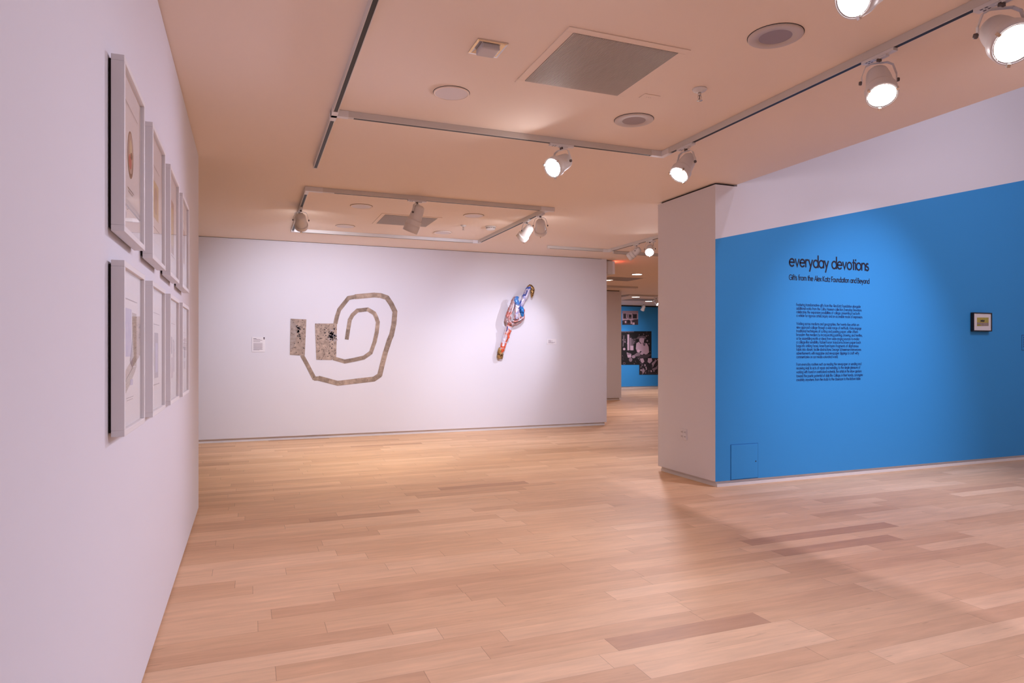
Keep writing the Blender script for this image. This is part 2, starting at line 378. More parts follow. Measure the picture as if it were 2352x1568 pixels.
# ---------------------------------------------------------------- lettering (monoline geometric strokes)
XH = .62
def arc(cx, cy, rx, ry, a0, a1, n=None):
    n = n or max(4, int(abs(a1-a0)/18))
    return [(cx+rx*math.cos(R(a0+(a1-a0)*i/n)), cy+ry*math.sin(R(a0+(a1-a0)*i/n))) for i in range(n+1)]
q = XH/2
G = {
'a': (.62, [arc(q,q,q,q,0,360), [(.62,XH),(.62,0)]]), 'b': (.62, [arc(q,q,q,q,0,360), [(0,1.02),(0,0)]]),
'c': (.50, [arc(q,q,q,q,52,308)]), 'd': (.62, [arc(q,q,q,q,0,360), [(.62,1.02),(.62,0)]]),
'e': (.62, [[(0.02,.33),(.6,.33)]+arc(q,q,q,q,4,318)]), 'f': (.32, [[(.12,0),(.12,.82)]+arc(.28,.84,.16,.17,180,75), [(0,XH),(.3,XH)]]),
'g': (.62, [arc(q,q,q,q,0,360), [(.62,XH),(.62,-.08)]+arc(.36,-.08,.26,.22,0,-150)]), 'h': (.48, [[(0,1.02),(0,0)], arc(.24,.38,.24,.24,180,0)+[(.48,0)]]),
'i': (0, [[(0,XH),(0,0)], [(0,.80),(0,.90)]]), 'j': (.1, [[(.1,XH),(.1,-.3)], [(.1,.80),(.1,.90)]]),
'k': (.44, [[(0,1.02),(0,0)], [(.40,XH),(.02,.30),(.44,0)]]), 'l': (0, [[(0,1.02),(0,0)]]),
'm': (.84, [[(0,XH),(0,0)], arc(.21,.41,.21,.21,180,0)+[(.42,0)], arc(.63,.41,.21,.21,180,0)+[(.84,0)]]),
'n': (.48, [[(0,XH),(0,0)], arc(.24,.38,.24,.24,180,0)+[(.48,0)]]), 'o': (.62, [arc(q,q,q,q,0,360)]),
'p': (.62, [arc(q,q,q,q,0,360), [(0,XH),(0,-.36)]]), 'q': (.62, [arc(q,q,q,q,0,360), [(.62,XH),(.62,-.36)]]),
'r': (.26, [[(0,XH),(0,0)], arc(.2,.40,.2,.21,180,65)]),
's': (.34, [arc(.17,.46,.15,.15,40,250,8)+arc(.17,.16,.17,.16,70,-150,8)]),
't': (.30, [[(.14,.88),(.14,0)], [(0,XH),(.3,XH)]]), 'u': (.46, [[(0,XH),(0,.24)]+arc(.23,.23,.23,.23,180,360)+[(.46,XH)]]),
'v': (.48, [[(0,XH),(.24,.02),(.48,XH)]]), 'w': (.80, [[(0,XH),(.2,.02),(.4,.56),(.6,.02),(.8,XH)]]),
'x': (.46, [[(0,XH),(.46,0)], [(.46,XH),(0,0)]]), 'y': (.50, [[(0,XH),(.26,.04)], [(.5,XH),(.12,-.36)]]),
'z': (.44, [[(0,XH),(.42,XH),(0,0),(.44,0)]]),
'A': (.72, [[(0,0),(.36,.95),(.72,0)], [(.13,.3),(.59,.3)]]), 'B': (.46, [[(0,0),(0,.95),(.2,.95)]+arc(.2,.73,.2,.22,90,-90)+[(0,.51)], [(.2,.51)]+arc(.22,.255,.24,.255,90,-90)+[(0,0)]]),
'C': (.70, [arc(.47,.475,.47,.475,48,312)]), 'D': (.62, [[(0,0),(0,.95),(.16,.95)]+arc(.16,.475,.46,.475,90,-90)+[(0,0)]]),
'E': (.42, [[(.42,.95),(0,.95),(0,0),(.42,0)], [(0,.5),(.4,.5)]]), 'F': (.40, [[(.40,.95),(0,.95),(0,0)], [(0,.5),(.38,.5)]]),
'G': (.90, [arc(.47,.475,.47,.475,48,360)+[(.5,.475)]]), 'K': (.56, [[(0,.95),(0,0)], [(.52,.95),(.04,.46),(.56,0)]]),
'M': (.86, [[(0,0),(.14,.95),(.43,.1),(.72,.95),(.86,0)]]), 'R': (.48, [[(0,0),(0,.95),(.2,.95)]+arc(.2,.7,.25,.25,90,-90)+[(0,.45)], [(.2,.45),(.48,0)]]),
'S': (.46, [arc(.23,.71,.21,.24,40,260,9)+arc(.23,.24,.23,.24,80,-150,9)]), 'W': (1.0, [[(0,.95),(.25,.03),(.5,.9),(.75,.03),(1.,.95)]]),
'I': (0, [[(0,0),(0,.95)]]), 'T': (.5, [[(0,.95),(.5,.95)], [(.25,.95),(.25,0)]]), 'X': (.56, [[(0,.95),(.56,0)], [(.56,.95),(0,0)]]),
',': (.05, [[(.05,.06),(0,-.12)]]), '.': (.04, [[(.02,0),(.02,.08)]]), ';': (.05, [[(.05,.06),(0,-.12)], [(.05,.42),(.05,.52)]]), '-': (.28, [[(0,.3),(.28,.3)]]),
}
def text_ribbons(txt, sw, track=.2):
    """returns width and list of (polyline) in glyph units"""
    x = 0; out = []
    for ch in txt:
        if ch == ' ': x += .36; continue
        wd, st = G[ch]
        x += track/2
        for s in st: out.append([(x+a, b) for a, b in s])
        x += wd + track/2
    return x, out
def letters(mb, txt, p0, xdir, scale, sw, m, width=None, normal=(0,-1,0), th=.001, track=.2):
    wd, rib = text_ribbons(txt, sw, track)
    sx = width/wd if width else scale
    xd = Vector(xdir); nv = Vector(normal)
    for q0, pl in enumerate(rib):
        pts = [Vector((a*sx, b*scale)) for a, b in pl]
        n = len(pts); closed = (pts[0]-pts[-1]).length < 1e-6 and n > 3
        hw = sw/2
        L_, R_ = [], []
        for i in range(n):
            if closed:
                a = pts[(i-1) % (n-1)] if i else pts[n-2]; b = pts[(i+1) % (n-1)] if i < n-1 else pts[1]
            else:
                a = pts[max(i-1,0)]; b = pts[min(i+1,n-1)]
            d0 = (pts[i]-a); d1 = (b-pts[i])
            if d0.length < 1e-9: d0 = d1
            if d1.length < 1e-9: d1 = d0
            d0 = d0.normalized(); d1 = d1.normalized()
            t = d0 + d1
            t = t.normalized() if t.length > .2 else d0
            nn = Vector((-t.y, t.x)); k = max(.45, abs(nn.dot(Vector((-d0.y, d0.x)))))
            L_.append(pts[i]+nn*hw/k); R_.append(pts[i]-nn*hw/k)
        if not closed:
            e0 = (pts[0]-pts[1]).normalized()*hw*.5; e1 = (pts[-1]-pts[-2]).normalized()*hw*.5
            L_[0] += e0; R_[0] += e0; L_[-1] += e1; R_[-1] += e1
        vs = [Vector(p0) + xd*a.x + Vector((0,0,1))*a.y + nv*(th + .00007*(q0 % 9)) for a in L_+R_]
        mb.add(vs, [(i, i+1, n+i+1, n+i) for i in range(n-1)], m)
    return mb

def wall_line(mb, txt, u0, v0, u1, m, xh, sw, track=.2):
    a = at_y(u0, v0, PY); b = at_y(u1, v0, PY)
    letters(mb, txt, (a.x, PY, a.z), (1,0,0), xh/XH, sw, m, width=b.x-a.x, track=track)
cx7 = lambda x: 1780 + x/4.6115
cy7 = lambda y: 560 + y/4.6115
t = MB(); wall_line(t, 'everyday devotions', cx7(148), cy7(233), cx7(994), M_INK, .079, .0185, .13)
tag(t.build('title_lettering'), 'large dark title lettering reading everyday devotions on the blue wall', 'lettering')
t = MB(); wall_line(t, 'Gifts from the Alex Katz Foundation and Beyond', cx7(147), cy7(378), cx7(1000), M_INK, .0350, .0088, .15)
tag(t.build('subtitle_lettering'), 'single bold dark subtitle line under the large title on the blue wall', 'lettering')
paras = [
 (['Featuring transformative gifts from the Alex Katz Foundation alongside','additional works from the Colby Museum collection, Everyday Devotions','celebrates the expansive possibilities of collage, presenting it as both','a vehicle for rigorous artistic inquiry and an accessible mode of expression.'],
  [655,694,732,770], [907,917,898,927], 'top four-line paragraph of small dark wall text, below the subtitle'),
 (['Working across mediums and geographies, the twenty-five artists on','view approach collage through a wide range of methods. Many engage','traditional techniques of cutting and pasting paper, while others','broaden the medium by incorporating painting, drawing, and textiles,','or by assembling motifs or ideas from wide-ranging sources to evoke','a collage-like sensibility. Rafael Ferrer transforms brown paper lunch','bags into striking faces; Anne Ryan layers fragments of diaphanous','fabric into vibrant, tactile abstractions; George Schneeman interweaves','advertisements with magazine and newspaper clippings to craft witty','commentaries on our media-saturated world.'],
  [856,895,934,973,1013,1052,1091,1130,1170,1209], [890,915,880,925,893,908,885,912,890,667], 'long ten-line middle paragraph of small dark text on the blue wall'),
 (['From everyday routines such as reading the newspaper or sending and','receiving mail, to acts of repair and mending, to the simple pleasure of','working with found or overlooked materials, the artists in the show gesture','toward the poetic potential of daily life. Collage, in their hands, can inspire','creativity anywhere, from the studio to the classroom to the kitchen table.'],
  [1288,1328,1369,1411,1452], [915,903,917,930,908], 'lowest five-line paragraph of small dark text on the blue wall')]
for lines, ys, xe, lab in paras:
    t = MB()
    for ln, yy, xx in zip(lines, ys, xe):
        wall_line(t, ln, cx7(225), cy7(yy), cx7(xx), M_INK2, .0185, .0040, .16)
    tag(t.build('text_paragraph'), lab, 'lettering', 'paragraphs of wall text')

# ---------------------------------------------------------------- things on the blue wall
def rect_y(u0, v0, u1, v1, y):
    a = at_y(u0, v0, y); b = at_y(u1, v1, y); return a.x, b.z, b.x, a.z    # x0,z0,x1,z1
def ring_xz(mb, x0, z0, x1, z1, w_, y0, y1, m):
    mb.box((x0,y0,z0),(x1,y1,z0+w_),m); mb.box((x0,y0,z1-w_),(x1,y1,z1),m)
    mb.box((x0,y0,z0+w_),(x0+w_,y1,z1-w_),m); mb.box((x1-w_,y0,z0+w_),(x1,y1,z1-w_),m)
a = at_y(2236.5, 717, PY-.042); b = at_y(2279, 761, PY-.042)
x0, x1, z1, z0 = a.x, b.x, a.z, b.z
root = thing('framed_picture', 'small dark wood framed picture of yellow-green field hanging on the blue wall', 'picture', (x0, PY, z0))
def under(o, root):          # parent keeping the world place
    o.parent = root; o.location = Vector(o.location) - Vector(root.location); return o
m = MB(); ring_xz(m, x0, z0, x1, z1, .012, PY-.042, PY-.004, M_DFRAME); under(m.build('frame', bevel=.0015), root)
under(MB().box((x0+.01,PY-.034,z0+.01),(x1-.01,PY-.01,z1-.01), M_MAT).build('mat'), root)
def mapp(cx, cy, y):          # crop of the small picture
    return at_y(2200+cx/9.803, 680+cy/9.803, y)
M_YEL = noise_mat('ochre_wash', srgb(196,172,60), srgb(170,160,70), 30)
M_GRY = noise_mat('grey_wash', srgb(160,140,130), srgb(140,122,112), 30)
M_OLV = mat('olive_wash', srgb(160,150,30), .8)
M_DK = mat('black_ink', (.02,.02,.02), .8)
def crop_poly(mb, pts, f, y, m, th=.0008):
    P = [f(px, py, y) for px, py in pts]
    P = [Vector((p.x, y, p.z)) for p in P]
    mb.poly(P, (0,-1,0), th, m)
art = MB(); yy = PY-.0343
crop_poly(art, [(432,480),(692,480),(692,668),(432,668)], mapp, yy, M_YEL)
crop_poly(art, [(432,592),(692,598),(692,668),(432,668)], mapp, yy-.0009, M_GRY)
crop_poly(art, [(432,635),(490,640),(545,668),(432,668)], mapp, yy-.0018, M_OLV)
crop_poly(art, [(510,540),(530,530),(545,545),(560,520),(572,545),(605,532),(598,575),(580,572),(560,580),(535,568),(515,585)], mapp, yy-.0027, M_DK)
under(art.build('artwork'), root)
under(MB().box((x0+.01,PY-.0395,z0+.01),(x1-.01,PY-.0385,z1-.01), M_GLASS).build('glazing'), root)

# outlined label at the right end of the wall
x0, z0, x1, z1 = rect_y(2346.3, 804.5, 2400, 769, PY)
z0, z1 = at_y(2348, 804.5, PY).z, at_y(2348, 769, PY).z
root = thing('wall_label', 'outlined text label printed on the blue wall at the right edge of view', 'label', (x0, PY, z0))
m = MB(); ring_xz(m, x0, z0, x0+.36, z1, .006, PY-.001, PY-.0002, M_INK2); under(m.build('outline'), root)
m = MB()
for i in range(6):
    m.box((x0+.03, PY-.001, z1-.035-i*.024), (x0+(.24 if i % 2 else .31), PY-.0002, z1-.027-i*.024), M_INK2)
under(m.build('printed_lines'), root)

# access panel with a small lock
x0, z0, x1, z1 = rect_y(1677.5, 1020.5, 1741, 1102, PY)
root = thing('access_panel', 'blue-painted square access panel near the floor in the blue wall', 'panel', (x0, PY, z0))
m = MB(); ring_xz(m, x0, BH+.002, x1, z1, .007, PY-.0012, PY-.0002, M_BLUE2); under(m.build('seam'), root)
under(MB().box((x0+.007, PY-.006, BH+.009), (x1-.007, PY-.0002, z1-.007), M_BLUE).build('door', bevel=.002), root)
lk = at_y(1735, 1058.5, PY)
under(MB().lathe([(.006,0),(.006,.003)], M_DARKGAP, 16, Matrix.Translation((lk.x,PY-.006,lk.z)) @ Matrix.Rotation(R(90),4,'X')).build('lock'), root)

# outlet on the end of the wall
oc = at_x(1571, 997, PX)
root = thing('outlet_plate', 'white four-socket electrical outlet plate low on the narrow end wall', 'outlet', (PX, oc.y, oc.z))
MB().box((-.007,-.058,-.060),(-.0003,.058,.060), M_WALL).build('plate', root, bevel=.002)
for dy in (-.028, .028):
    for dz in (-.024, .024):
        m = MB().box((-.010, dy-.018, dz-.017), (-.007, dy+.018, dz+.017), M_WALL)
        for k in (-.007, .007):
            m.box((-.0106, dy+k-.002, dz-.006), (-.0099, dy+k+.002, dz+.008), M_DARKGAP)
        m.build('socket', root)

# ---------------------------------------------------------------- framed prints on the left wall
INKB = mat('brown_drawing', srgb(120,84,62), .9); INKR = mat('red_wash', srgb(190,84,74), .9)
LIL = noise_mat('lilac_wash', srgb(176,166,196), srgb(196,184,204), 25)
TAN = noise_mat('hatched_tan', srgb(150,130,118), srgb(205,188,168), 60, stretch=(1,1,6))
PALE = mat('pale_grey_print', srgb(206,190,192), .9); GRY2 = mat('grey_print', srgb(172,158,164), .9)
PLINE = mat('pencil_line', srgb(150,130,128), .9); YPALE = mat('pale_yellow_wash', srgb(214,192,150), .9)
BRN = mat('pale_brown_wash', srgb(190,160,142), .9); CREAM = mat('cream_paper', (.82,.75,.72), .9)
FW, FH = .455, .565
def disc(cy_, cz_, ry, rz, n=28):
    return [(cy_+ry*math.cos(2*math.pi*i/n), cz_+rz*math.sin(2*math.pi*i/n)) for i in range(n)]
def R4(y0_, z0_, y1_, z1_): return [(y0_,z0_),(y1_,z0_),(y1_,z1_),(y0_,z1_)]
def print_art(k):
    P = []
    P.append((R4(.075,.10,.38,.475), CREAM))
    if k == 0:
        P += [(disc(.215,.30,.062,.082), INKB), (disc(.215,.305,.052,.070), BRN), (disc(.205,.275,.030,.026), INKR), (disc(.215,.325,.026,.028), YPALE), (disc(.23,.30,.02,.012), INKB)]
        P += [(R4(.15,.175,.28,.177), PLINE), (R4(.16,.165,.25,.167), PLINE), (R4(.09,.455,.36,.457), PLINE)]
    if k == 1:
        P += [(R4(.13,.20,.31,.36), YPALE), (disc(.22,.28,.05,.06), BRN), (R4(.12,.155,.33,.158), PLINE), (R4(.09,.42,.34,.422), PLINE)]
    if k == 2:
        P += [(R4(.14,.14,.31,.42), BRN), (R4(.17,.18,.28,.38), YPALE), (R4(.11,.125,.35,.128), PLINE)]
    if k == 3:
        P += [(R4(.15,.17,.30,.38), BRN), (R4(.17,.20,.24,.30), PLINE), (R4(.11,.43,.33,.432), PLINE)]
    if k == 4:
        P += [(R4(.11,.255,.235,.42), LIL), (R4(.255,.22,.345,.41), TAN), ([(.01+.07,.165),(.255,.215),(.345,.22),(.31,.20),(.22,.165),(.09,.125)], TAN), ([(.20,.24),(.255,.215),(.255,.33),(.235,.28)], GRY2),
              (R4(.20,.155,.26,.175), LIL), (R4(.12,.113,.27,.115), PLINE), (R4(.13,.105,.25,.107), PLINE), (R4(.09,.45,.35,.452), PLINE)]
    if k == 5:
        P += [(R4(.075,.21,.15,.40), TAN), (R4(.17,.155,.30,.355), GRY2), (R4(.20,.18,.28,.31), LIL), (R4(.11,.39,.33,.393), PLINE), (R4(.12,.125,.33,.129), PLINE), (R4(.10,.44,.34,.442), PLINE)]
    if k == 6:
        P += [(R4(.11,.26,.22,.35), GRY2), (R4(.10,.13,.25,.24), PALE), (R4(.27,.16,.34,.33), PALE), (disc(.27,.33,.008,.008), M_DK), (disc(.30,.28,.006,.006), M_DK), (R4(.09,.42,.35,.422), PLINE)]
    if k == 7:
        P += [(R4(.10,.30+.0,.20,.36), GRY2), (R4(.10,.23,.20,.28), GRY2), (R4(.10,.16,.20,.21), GRY2), (R4(.24,.32,.34,.36), PALE), (R4(.24,.23,.34,.30), GRY2), (R4(.24,.16,.34,.21), PALE),
              (R4(.10,.39,.34,.392), PLINE), (R4(.16,.29,.20,.30), M_DK)]
    return P
prints_lab = [
 'white framed print with an oval portrait, upper row, nearest the camera',
 'white framed print with a pale yellow wash, second from the camera in the upper row',
 'white framed print with a brownish upright shape, third from the camera in the upper row',
 'white framed print with a small faint brown sketch, farthest in the upper row',
 'white framed print of lilac block and curving tan strip, lower row nearest the camera',
 'white framed print with strip beside grey block, second from camera in lower row',
 'white framed pale print with tiny dark dots, third from the camera in the lower row',
 'white framed print of stacked small grey blocks, farthest in the lower row']
Y0s = [2.45, 3.125, 3.795, 4.46]
for row, zb in ((0, 1.783), (1, 1.126)):
    for i, y0 in enumerate(Y0s):
        k = row*4+i
        r_ = thing('framed_print', prints_lab[k], 'picture', (LX, y0, zb), 'white framed prints on the left wall')
        D = .047
        m = MB(); fw = .020
        m.box((.009,0,0),(D,FW,fw),M_FRAME); m.box((.009,0,FH-fw),(D,FW,FH),M_FRAME)
        m.box((.009,0,fw),(D,fw,FH-fw),M_FRAME); m.box((.009,FW-fw,fw),(D,FW,FH-fw),M_FRAME)
        m.build('frame', r_, bevel=.0015)
        MB().box((0.001,.012,.012),(.010,FW-.012,FH-.012),M_DARKGAP).build('backing', r_)
        MB().box((.022,fw-.002,fw-.002),(.032,FW-fw+.002,FH-fw+.002),M_MAT).build('mat', r_)
        m = MB()
        for j, (pl, mm) in enumerate(print_art(k)):
            m.poly([(.0322+.0003*j, a, b) for a, b in pl], (1,0,0), .0003, mm)
        m.build('artwork', r_)
        MB().box((.0385,fw-.002,fw-.002),(.040,FW-fw+.002,FH-fw+.002),M_GLASS).build('glazing', r_)

# ---------------------------------------------------------------- spiral paper collage on the back wall
def paper_mat(name, base, dark, amt):
    m = mat(name, base, .85, 0, .2); nt = m.node_tree; N = nt.nodes; L = nt.links; b = N['Principled BSDF']
    g = N.new('ShaderNodeNewGeometry'); oi = N.new('ShaderNodeObjectInfo')
    n1 = N.new('ShaderNodeTexNoise'); n1.inputs['Scale'].default_value = 14; n1.inputs['Detail'].default_value = 6
    n2 = N.new('ShaderNodeTexNoise'); n2.inputs['Scale'].default_value = 34; n2.inputs['Detail'].default_value = 3; n2.inputs['Roughness'].default_value = .6
    n3 = N.new('ShaderNodeTexVoronoi'); n3.inputs['Scale'].default_value = 30
    for n in (n1, n2, n3): L.new(g.outputs['Position'], n.inputs['Vector'])
    r1 = N.new('ShaderNodeValToRGB'); r1.color_ramp.elements[0].position = .35; r1.color_ramp.elements[1].position = .68
    r1.color_ramp.elements[0].color = (*[c*.72 for c in base], 1); r1.color_ramp.elements[1].color = (*[min(1, c*1.18) for c in base], 1)
    L.new(n1.outputs['Fac'], r1.inputs[0])
    ob = N.new('ShaderNodeMapRange'); ob.inputs[3].default_value = .74; ob.inputs[4].default_value = 1.12; L.new(oi.outputs['Random'], ob.inputs[0])
    sc = N.new('ShaderNodeVectorMath'); sc.operation = 'SCALE'; L.new(r1.outputs[0], sc.inputs[0]); L.new(ob.outputs[0], sc.inputs['Scale'])
    d = N.new('ShaderNodeMapRange'); d.inputs[1].default_value = amt; d.inputs[2].default_value = amt+.05; L.new(n2.outputs['Fac'], d.inputs[0])
    mx = N.new('ShaderNodeMix'); mx.data_type = 'RGBA'; L.new(d.outputs[0], mx.inputs[0]); L.new(sc.outputs[0], mx.inputs[6]); mx.inputs[7].default_value = (*dark, 1)
    li = N.new('ShaderNodeMapRange'); li.inputs[1].default_value = .10; li.inputs[2].default_value = .05; L.new(n3.outputs['Distance'], li.inputs[0])
    mx2 = N.new('ShaderNodeMix'); mx2.data_type = 'RGBA'; L.new(li.outputs[0], mx2.inputs[0]); L.new(mx.outputs[2], mx2.inputs[6]); mx2.inputs[7].default_value = (*srgb(205,184,160), 1)
    L.new(mx2.outputs[2], b.inputs['Base Color'])
    return m
M_STRIP = paper_mat('mottled_tan_paper', srgb(176,154,136), srgb(62,50,46), .645)
M_PANELP = paper_mat('splattered_tan_paper', srgb(178,157,142), srgb(44,36,38), .615)
M_SPLAT = mat('black_splatter', srgb(48,42,50), .8)
M_SPLG = mat('grey_splatter', srgb(178,166,166), .8)
f3 = lambda px, py, y: at_y(640+px/6.03, 640+py/6.03, y)
zc = f3(900, 800, BY)
root = thing('spiral_collage', 'large snail-shaped spiral collage of mottled tan paper on the back wall', 'artwork', (zc.x, BY, zc.z))
def strip_piece(p, q_, hw, y, name='paper_strip', th=.003):
    p = Vector(p); q_ = Vector(q_); d = (q_-p).normalized(); n = Vector((-d.y, d.x)); p = p-d*9; q_ = q_+d*9
    pts = [p+n*hw, q_+n*hw*random.uniform(.95,1.05), q_-n*hw, p-n*hw*random.uniform(.95,1.05)]
    m = MB(); crop_poly(m, [(a.x, a.y) for a in pts], f3, y, M_STRIP, th)
    under(m.build(name), root)
outer = [(328,1065),(410,1215),(497,1382),(560,1378),(690,1412),(812,1446),(1060,1418),(1320,1388),(1400,1335),(1432,1200),(1478,1020),(1535,840),(1562,780),(1596,630),(1611,455),(1560,350),(1500,262),(1410,232),(1325,225),(1065,248),(968,265),(900,350),(838,430),(808,520),(788,612)]
inner = [(943,832),(965,690),(985,570),(1025,500),(1090,440),(1235,424),(1325,478),(1350,530),(1374,600),(1358,740),(1330,870),(1276,1022),(1180,1090),(1040,1122),(915,1145),(765,1102)]
for i in range(len(outer)-1): strip_piece(outer[i], outer[i+1], 28 if i < 3 or i > 18 else 34, BY-.001-(i % 2)*.002)
for i in range(len(inner)-1): strip_piece(inner[i], inner[i+1], 27, BY-.001-(i % 2)*.002)
m = MB(); crop_poly(m, [(165,552),(384,562),(376,760),(362,1062),(155,1052)], f3, BY-.005, M_PANELP, .003)
crop_poly(m, [(165,556),(250,640),(242,780),(235,900),(160,1000)], f3, BY-.0082, noise_mat('grey_tan_paper', srgb(172,156,146), srgb(152,134,122), 20), .0006)
for _ in range(55):
    px, py = random.uniform(170,365), random.uniform(565,1040); s_ = random.uniform(2,6)
    crop_poly(m, [(px+s_*random.uniform(.6,1.6)*math.cos(a), py+s_*random.uniform(.5,1.4)*math.sin(a)) for a in (0,1.2,2.5,3.7,5)], f3, BY-.009, M_SPLAT, .0005)
for _ in range(26):
    px, py = random.gauss(272,16), random.uniform(650,795); s_ = random.uniform(5,13)
    crop_poly(m, [(px+s_*random.uniform(.6,1.6)*math.cos(a), py+s_*random.uniform(.5,1.4)*math.sin(a)) for a in (0,1.2,2.5,3.7,5)], f3, BY-.0092, M_SPLAT, .0005)
under(m.build('paper_panel'), root)
m = MB(); crop_poly(m, [(503,620),(808,618),(803,860),(797,1078),(735,1122),(522,1120)], f3, BY-.005, M_PANELP, .003)
for _ in range(110):
    px, py = random.uniform(515,795), random.uniform(630,1105); s_ = random.uniform(2,6)
    crop_poly(m, [(px+s_*random.uniform(.6,2)*math.cos(a), py+s_*random.uniform(.5,1.6)*math.sin(a)) for a in (0,1.2,2.5,3.7,5)], f3, BY-.009, M_SPLAT, .0005)
for _ in range(75):
    px = min(798, random.gauss(745,34)); py = random.gauss(780,42); s_ = random.uniform(5,14)
    crop_poly(m, [(px+s_*random.uniform(.6,1.6)*math.cos(a), py+s_*random.uniform(.5,1.4)*math.sin(a)) for a in (0,1.2,2.5,3.7,5)], f3, BY-.0092, random.choice((M_SPLAT,M_SPLAT,M_SPLG)), .0005)
under(m.build('paper_panel'), root)

# ---------------------------------------------------------------- wall labels on the back wall
f5 = lambda px, py, y: at_y(560+px/22.4, 750+py/22.4, y)
a = f5(420, 530, BY); b = f5(1090, 1300, BY)
M_CARD = mat('label_card', (.86,.82,.83), .7); M_PRINT = mat('label_print', srgb(150,132,140), .8); M_PRINTD = mat('label_print_dark', srgb(70,55,66), .8)
root = thing('wall_label', 'white text card left of the spiral collage on the back wall', 'label', (a.x, BY, b.z))
under(MB().box((a.x,BY-.006,b.z),(b.x,BY-.0005,a.z),M_CARD).build('card'), root)
m = MB()
def lb(px0, py0, px1, py1, mm=M_PRINT):
    p = f5(px0,py0,BY); q2 = f5(px1,py1,BY); m.box((p.x,BY-.0068,q2.z),(q2.x,BY-.006,p.z),mm)
lb(490,608,650,636,M_PRINTD); lb(640,648,845,664); lb(490,692,950,714); lb(490,756,845,778)
for i in range(14): lb(490, 838+i*28, (955, 975, 940, 985)[i % 4] if i < 13 else 800, 850+i*28)
under(m.build('printed_lines'), root)
m = MB(); p = f5(1042,578,BY); q2 = f5(1042,640,BY)
m.lathe([(.011,0),(.011,.0015)], M_PRINTD, 20, Matrix.Translation((p.x,BY-.006,p.z)) @ Matrix.Rotation(R(90),4,'X'))
m.lathe([(.009,0),(.009,.0015)], M_PRINT, 20, Matrix.Translation((q2.x,BY-.006,q2.z)) @ Matrix.Rotation(R(90),4,'X'))
under(m.build('symbol'), root)
f4 = lambda px, py, y: at_y(1110+px/7.842, 640+py/7.842, y)
a = f4(1147,1082,BY); b = f4(1312,1182,BY)
root = thing('wall_label', 'small white caption card right of the twisted sculpture on the back wall', 'label', (a.x, BY, b.z))
under(MB().box((a.x,BY-.006,b.z),(b.x,BY-.0005,a.z),M_CARD).build('card'), root)
m = MB()
for x0_, y0_, x1_ in ((1170,1104,1215),(1170,1118,1250),(1170,1130,1220),(1170,1142,1290),(1170,1152,1260)):
    p = f4(x0_,y0_,BY); q2 = f4(x1_,y0_+6,BY); m.box((p.x,BY-.0068,q2.z),(q2.x,BY-.006,p.z),M_PRINT)
under(m.build('printed_lines'), root)

# ---------------------------------------------------------------- twisted sculpture
def crinkle(name, c1, c2, c3, rough=.3, metal=.15, scale=9):
    return noise_mat(name, c1, c2, scale*1.7, rough, 7, 1.0, metal, c3=c3, lo=.42, hi=.58, world=True)
M_SW = crinkle('crinkled_white_red', srgb(226,214,222), srgb(205,120,104), srgb(206,196,206))
M_SO = crinkle('crinkled_white_orange', srgb(228,220,232), srgb(226,92,50), srgb(226,200,196), scale=7)
M_SB = crinkle('crinkled_lilac_blue', srgb(222,214,230), srgb(76,104,190), srgb(200,190,210), scale=8)
M_SBL = crinkle('crinkled_bright_blue', srgb(46,134,208), srgb(24,84,150), srgb(60,150,224), .25, scale=12)
M_SBL2 = crinkle('crinkled_sky_blue', srgb(90,150,220), srgb(150,170,222), srgb(70,128,204), .25, scale=9)
M_SG = crinkle('crinkled_gold', srgb(164,124,66), srgb(96,66,34), srgb(196,156,96), .3, .5, 20)
M_SR = crinkle('crinkled_rose_grey', srgb(188,160,160), srgb(196,112,100), srgb(160,132,134), .35, scale=10)
M_SS = mat('dark_fold', srgb(84,56,50), .7)
M_CORD = mat('orange_paint_mark', srgb(226,92,58), .6)
M_INKB2 = mat('blue_paint_mark', srgb(70,80,150), .6)
base = f4(450, 850, BY)
root = thing('twisted_sculpture', 'twisted crinkled wall sculpture in white, blue and orange with gold ends', 'sculpture', (base.x, BY, base.z))
def smooth_path(P, n=6):
    out = []
    for i in range(len(P)-1):
        p0 = P[max(i-1,0)]; p1 = P[i]; p2 = P[i+1]; p3 = P[min(i+2,len(P)-1)]
        for k in range(n):
            t_ = k/n
            out.append(tuple(.5*((2*b)+(-a+c_)*t_+(2*a-5*b+4*c_-d)*t_*t_+(-a+3*b-3*c_+d)*t_**3) for a,b,c_,d in zip(p0,p1,p2,p3)))
    out.append(tuple(P[-1])); return out
def sc_tube(name, P, m, par=None, wob=.26, flat=.8):
    """P: (crop x, crop y, distance from wall, radius in mm)"""
    P = smooth_path(P, 7); pts = []; rad = []
    for px, py, dy, r in P:
        p = f4(px, py, BY); pts.append((p.x, BY-dy, p.z)); rad.append(r*.001*.95)
    mb = MB(); mb.tube(pts, rad, m, 18, wob=wob, flat=flat)
    o = mb.build(name); under(o, par or root); return o
sc_tube('lower_arm', [(290,1340,.07,44),(325,1240,.08,50),(352,1110,.09,54),(390,980,.11,60),(425,850,.13,60),(440,800,.13,50)], M_SO)
sc_tube('gold_foot', [(278,1440,.06,42),(283,1400,.06,58),(284,1340,.065,56),(280,1290,.07,50),(262,1240,.07,14)], M_SG, wob=.3)
sc_tube('outer_loop', [(545,355,.16,24),(500,380,.17,42),(470,480,.16,46),(430,580,.15,50),(395,690,.14,50),(385,760,.14,48),(430,815,.16,44),(520,800,.17,50),(600,750,.18,48),(650,700,.17,38),(668,640,.15,20)], M_SR)
sc_tube('outer_fold', [(480,420,.20,16),(455,560,.20,14),(400,680,.20,14),(395,760,.2,16),(450,830,.21,14)], M_SW)
sc_tube('lower_fold', [(440,760,.22,14),(520,785,.22,16),(600,735,.22,16),(655,690,.2,10)], M_SW)
